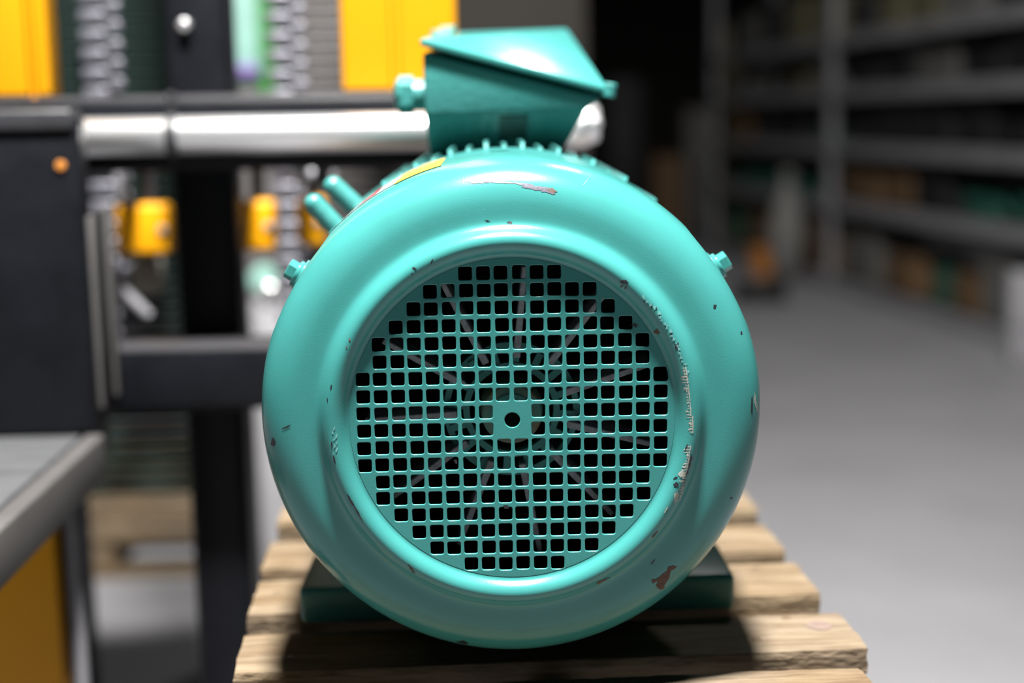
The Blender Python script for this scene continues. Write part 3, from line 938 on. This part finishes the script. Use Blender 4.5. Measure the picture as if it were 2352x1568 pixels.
# things behind the frame
def rbox(name, px0, px1, py0, py1, Y, dep, mt, label, cat, bev=.006, group=None, base=None):
    a = at_y((px0 + px1) / 2, py0, Y).z; b = at_y((px0 + px1) / 2, py1, Y).z
    xa = at_y(px0, (py0 + py1) / 2, Y).x; xb = at_y(px1, (py0 + py1) / 2, Y).x
    t = thing(name, ((xa + xb) / 2, Y + dep / 2, b), 0, label, cat, group)
    fpart('body', boxbm(xa, xb, Y, Y + dep, b, a, bev, 3), mt, t)
    return t, xa, xb, b, a
GY_ = 1.235
for (x0_, x1_, y0_, y1_, lb) in ((266, 384, 470, 586, 'yellow guide block left of the black post above the lower beam'), (541, 628, 462, 577, 'yellow guide block right of the black post'), (684, 745, 455, 566, 'yellow guide block behind the lifting lugs')):
    t, xa, xb, zb_, za_ = rbox('guide_block', x0_, x1_, y0_, y1_, GY_, .06, M['yellow'], lb, 'guide block', .008, 'yellow guide blocks')
    fpart('carrier', boxbm((xa + xb) / 2 - .012, (xa + xb) / 2 + .012, GY_ + .0595, GY_ + .07, zb_ + .02, ZBT - .02), M['darkgrey'], t)
    fpart('hanger', boxbm((xa + xb) / 2 - .012, (xa + xb) / 2 + .012, FYF + .1001, GY_ + .07, ZBT - .06, ZBT - .03), M['darkgrey'], t)
    fpart('screw', cylbm((xb - .008, GY_ - .006, (za_ + zb_) / 2), (xb - .008, GY_ + .002, (za_ + zb_) / 2), .007, None, 12, .002), M['greypart'], t)
t, xa, xb, zb_, za_ = rbox('guide_rod', 262, 288, 385, 468, GY_, .02, M['greypart'], 'short upright grey rod on top of the left yellow guide block', 'rod', .004)
t, xa, xb, zb_, za_ = rbox('switch_box', 300, 366, 598, 674, 1.34, .05, M['paleclay'], 'small pale grey switch box under the left yellow guide block', 'switch box', .006)
fpart('bracket', boxbm(xa + .01, xb - .01, 1.39, 1.416, zb_ + .01, za_ - .01), M['darkgrey'], t)
# lever
a = at_y(268, 655, 1.22); b = at_y(345, 727, 1.22)
t = thing('lever', a, 0, 'grey slanting lever beside the left chain', 'lever')
fpart('bar', cylbm(a, b, .010, .008, 16, .003), M['greypart'], t)
fpart('mount', boxbm(a.x - .03, a.x + .004, 1.205, 1.235, a.z - .02, a.z + .02, .004), M['darkgrey'], t)
# curved grey cover
a = at_y(680, 393, 1.15); b = at_y(770, 412, 1.15)
t = thing('hose_pipe', a, 0, 'shiny grey pipe end under the polished shaft', 'pipe')
fpart('pipe', cylbm(a, b, .012, .012, 20, .003), M['greypart'], t)
fpart('hanger', boxbm(b.x - .02, b.x - .004, FYF + .1001, 1.16, b.z - .004, b.z + .045), M['darkgrey'], t)
fpart('pipe_nut', cylbm(a - Vector((.004, 0, 0)), a + Vector((.01, 0, 0)), .015, .015, 6, .002), M['chrome'], t)
# mint machine further back
MYY = 2.9
t, xa, xb, zb_, za_ = rbox('mint_machine', 505, 612, -80, 200, MYY, .3, M['mint'], 'pale mint green machine seen between the black post and the right chain', 'machine', .03)
fpart('pedestal', boxbm(xa, xb, MYY + .02, MYY + .28, 0, zb_, .01), M['slat_grey'], t)
p_ = at_y(555, 160, MYY - .02)
fpart('violet_strip', boxbm(p_.x - .06, p_.x + .06, MYY - .02, MYY, p_.z - .012, p_.z + .012, .003), M['violet'], t)
p_ = at_y(612, 20, MYY)
fpart('green_pipe', cylbm((p_.x, MYY - .03, p_.z - .3), (p_.x, MYY - .03, p_.z + .3), .022, None, 16), M['leafgreen'], t)
c0 = at_y(602, 645, 2.2)
t = thing('mint_flange', (c0.x, 2.2, 0), 0, 'mint green round flange on a grey stand behind the black post', 'flange')
fpart('disc', cylbm((c0.x, 2.2, c0.z), (c0.x, 2.26, c0.z), .034, .034, 32, .008), M['mint'], t)
fpart('ball', cylbm((c0.x + .015, 2.19, c0.z - .03), (c0.x + .015, 2.25, c0.z - .03), .026, .026, 24, .01), M['chrome'], t)
s0 = at_y(610, 690, 2.2)
fpart('stand', boxbm(s0.x - .035, s0.x + .05, 2.2, 2.3, 0, s0.z, .01), CRATE['white'], t)

# ================================================================== RIGHT SIDE: STORAGE RACK
f1 = at_z(1904, 660, 0); f2 = at_z(2352, 808, 0)
ed = (f2 - f1); ed.z = 0; ed.normalize()     # towards the viewer
nd = Vector((-ed.y, ed.x, 0))
if nd.x < 0: nd = -nd                        # away from the aisle
rk = thing('storage_rack', (f1.x, f1.y, 0), math.atan2(ed.y, ed.x), 'long grey steel storage rack with five shelves along the aisle at the right', 'rack')
d1 = (f1 - CAM).dot(Vector((fw.x, fw.y, 0)).normalized())
def zrow(py):
    d = ray(1904, py)
    return CAM.z + d.z * ((f1.x - CAM.x) / d.x)
levels = [zrow(632), zrow(455), zrow(327), zrow(203), zrow(85)]
ndl = (Matrix.Rotation(-math.atan2(ed.y, ed.x), 3, 'Z') @ nd).y
sg = 1 if ndl > 0 else -1
BAY = (f2 - f1).length * 1.06
LX0, LX1 = -1 * BAY, 1.0 * BAY
for k in range(3):
    x_ = LX0 + k * BAY
    for dd in (0.0, .55):
        y0 = sg * dd
        obj('upright', boxbm(x_ - .045, x_ + .045, y0 - .03, y0 + .03, 0, 3.0, .005, 1), M['rack'], rk)
for lv in levels:
    for k in range(2):
        xa = LX0 + k * BAY + .047; xb = xa + BAY - .094
        obj('shelf_beam', boxbm(xa, xb, -.025 if sg > 0 else -.02, .02 if sg > 0 else .025, lv - .085, lv, .004, 1), M['rack'], rk)
        obj('shelf_board', boxbm(xa, xb, sg * .03, sg * .55, lv - .03, lv - .002, .002, 1), M['rackboard'], rk)
# goods on the shelves
RM = Matrix.Translation(rk.location) @ Matrix.Rotation(rk.rotation_euler.z, 4, 'Z')
def goods(x, lv, w_, h_, d_, kind, label, cat, group):
    p_ = RM @ Vector((x, sg * (.08 + d_ / 2), lv - .0015))
    nm = {'blue': 'drum', 'teal': 'casting'}.get(kind, 'carton' if kind in ('brown', 'white', 'olive', 'yellow') else 'storage_bin')
    t = thing(nm, p_, rk.rotation_euler.z, label, cat, group)
    if kind == 'blue':
        bm = bmesh.new()
        lathe_pts = [(0.0001, 0), (w_ / 2, 0), (w_ / 2, h_ * .3), (w_ / 2 * 1.05, h_ * .33), (w_ / 2, h_ * .36), (w_ / 2, h_ * .64), (w_ / 2 * 1.05, h_ * .67), (w_ / 2, h_ * .7), (w_ / 2, h_), (.0001, h_)]
        lathe(bm, lathe_pts, 24)
        bmesh.ops.rotate(bm, cent=(0, 0, 0), matrix=Matrix.Rotation(R(90), 3, 'X'), verts=bm.verts[:])
        obj('shell', bm, CRATE[kind], t, smooth=True)
        obj('lid', cylbm((0, 0, h_), (0, 0, h_ + .02), w_ * .46, None, 20), CRATE['black'], t)
        return
    if kind == 'teal':
        obj('body', cylbm((-w_ / 2, 0, h_ / 2), (w_ / 2, 0, h_ / 2), h_ / 2, h_ * .42, 18, .01), CRATE[kind], t)
        obj('foot', boxbm(-w_ * .3, w_ * .3, -d_ * .4, d_ * .4, 0, h_ * .18, .004, 1), CRATE[kind], t)
        return
    obj('body', boxbm(-w_ / 2, w_ / 2, -d_ / 2, d_ / 2, 0, h_, .008, 1), CRATE[kind], t)
    obj('lid' if 'bin' in nm else 'flap', boxbm(-w_ / 2 * 1.01, w_ / 2 * 1.01, -d_ / 2 * 1.01, d_ / 2 * 1.01, h_ - .03, h_ + .004, .003, 1), CRATE[kind], t)
rg = random.Random(21)
NTH = ['first', 'second', 'third', 'fourth', 'fifth', 'sixth', 'seventh', 'eighth', 'ninth', 'tenth', 'eleventh', 'twelfth', 'thirteenth', 'fourteenth', 'fifteenth', 'sixteenth', 'seventeenth', 'eighteenth', 'nineteenth', 'twentieth', 'twenty-first', 'twenty-second', 'twenty-third', 'twenty-fourth', 'twenty-fifth', 'twenty-sixth', 'twenty-seventh', 'twenty-eighth', 'twenty-ninth', 'thirtieth']
ordn = ['bottom', 'second', 'third', 'fourth', 'top']
plans = [['brown', 'brown', 'black', 'teal', 'brown', 'grey'], ['teal', 'teal', 'black', 'teal', 'brown'], ['teal', 'brown', 'black', 'black', 'olive'], ['black', 'grey', 'olive', 'black'], ['black', 'grey', 'black', 'olive']]
KN = {'brown': ('dim brown carton', 'carton'), 'black': ('black storage bin', 'bin'), 'teal': ('dark teal motor casting', 'casting'), 'grey': ('dim grey storage bin', 'bin'), 'olive': ('dull olive carton', 'carton')}
for li, lv in enumerate(levels):
    top = (levels[li + 1] if li < 4 else lv + .5) - .09
    x = LX0 + .2
    i = 0
    while x < LX1 - .5:
        w_ = rg.uniform(.28, .55); h_ = rg.uniform(.45, .92) * (top - lv); d_ = rg.uniform(.3, .42)
        near = min((x - LX0) % BAY, BAY - (x - LX0) % BAY)
        kind = rg.choice(plans[li])
        if (x % BAY) < .06 or ((x + w_) % BAY) < w_ + .06 and (x // BAY) != ((x + w_) // BAY):
            x = (math.floor((x + w_) / BAY)) * BAY + .07
        blue = (li == 2 and 2.3 < x < 2.9)
        goods(x + w_ / 2, lv, w_, h_, d_, kind, '%s, %s shelf of the grey rack, %s from its far end' % (KN[kind][0], ordn[li], NTH[i]), KN[kind][1], '%s on the %s rack shelf' % (KN[kind][0] + 's', ordn[li]))
        x += w_ + rg.uniform(.04, .25)
        i += 1

# things standing on the floor of the aisle, far off
def crate(px0, px1, py0, py1, z0, mt, label, cat, name='crate', dep=.5, pieces=3):
    g_ = at_z((px0 + px1) / 2, py1, z0)
    xa = at_y(px0, py1, g_.y).x; xb = at_y(px1, py1, g_.y).x; zt_ = at_y((px0 + px1) / 2, py0, g_.y).z
    t = thing(name, ((xa + xb) / 2, g_.y + dep / 2, z0), 0, label, cat)
    fpart('body', boxbm(xa, xb, g_.y, g_.y + dep, z0, zt_, .02, 2), mt, t)
    for k in range(pieces):
        z = z0 + (zt_ - z0) * (k + .5) / pieces
        fpart('batten', boxbm(xa - .01, xb + .01, g_.y - .02, g_.y, z - .03, z + .03, .004, 1), mt, t)
    return t
crate(1575, 1648, 250, 520, 0, CRATE['grey'], 'tall pale grey crate far down the aisle', 'crate')
crate(1505, 1570, 360, 545, 0, CRATE['brown'], 'brown crate far down the aisle left of the pale crate', 'crate')
crate(1400, 1480, 180, 520, 0, CRATE['black'], 'tall black crate far down the aisle behind the motor', 'crate')
crate(1655, 1695, 60, 560, 0, CRATE['olive'], 'tall dull olive crate beside the far end of the rack', 'crate', dep=.3)
# pale sack leaning at the rack and orange tub
g_ = at_z(1806, 645, 0)
bm = bmesh.new()
s_ = bmesh.ops.create_uvsphere(bm, u_segments=24, v_segments=16, radius=1)
zt_ = at_y(1870, 400, g_.y).z
for v in bm.verts:
    f = 1 - .55 * max(0, v.co.z)
    v.co = Vector((v.co.x * .14 * f, v.co.y * .13 * f, (v.co.z + 1) * zt_ / 2))
t = thing('sack', (g_.x, g_.y, 0), 0, 'pale grey sack standing on the floor by the rack end', 'sack')
obj('bag', bm, M['sack'], t, smooth=True)
obj('neck', cylbm((0, 0, zt_ - .03), (.02, 0, zt_ + .03), .055, .06, 14, .01), M['sack'], t)
g_ = at_z(1748, 628, 0)
t = thing('tub', (g_.x, g_.y - .1, 0), 0, 'small orange tub on the floor beside the pale sack', 'tub')
obj('shell', cylbm((0, 0, 0), (0, 0, .2), .085, .115, 24, .01), M['orange'], t, smooth=False)
obj('rim', cylbm((0, 0, .2), (0, 0, .215), .122, .122, 24, .004), M['orange'], t)
# hose coil on the floor
g_ = at_z(1745, 690, 0)
bm = bmesh.new()
for k in range(3):
    rr = .17 - .035 * (k % 2); zz = .022 + .036 * k
    n = 36
    rings = []
    for i in range(n):
        a = 2 * PI * i / n
        rings.append([bm.verts.new(((rr + .02 * math.cos(b)) * math.cos(a), (rr + .02 * math.cos(b)) * math.sin(a), zz + .02 * math.sin(b))) for b in [2 * PI * j / 8 for j in range(8)]])
    for i in range(n):
        for j in range(8):
            bm.faces.new((rings[i][j], rings[(i + 1) % n][j], rings[(i + 1) % n][(j + 1) % 8], rings[i][(j + 1) % 8]))
t = obj('hose_coil', bm, M['rubber'], None, smooth=True)
t.location = (g_.x, g_.y, 0)
tag(t, 'coil of black rubber hose lying on the grey aisle floor', 'hose')
# white carton on the floor at the right edge, blue drum on the shelf
g_ = at_z(2345, 765, 0)
crate(2322, 2420, 625, 838, 0, CRATE['white'], 'white carton on the floor at the right edge by the rack', 'carton', 'carton', .1, 1)

# high-bay lamp casing above the motor
t = thing('high_bay_lamp', (-.05, -.52, 4.62), 0, 'round high-bay lamp hanging above the motor', 'lamp')
bm = bmesh.new()
lathe(bm, [(.34, -.05), (.30, .05), (.15, .2), (.08, .22), (.0001, .22)], 40)
bmesh.ops.rotate(bm, cent=(0, 0, 0), matrix=Matrix.Rotation(R(90), 3, 'X'), verts=bm.verts[:])
obj('reflector', bm, M['lampcase'], t, smooth=True)
obj('hanger', cylbm((0, 0, .2), (0, 0, 2.38), .012, None, 10), M['lampcase'], t)
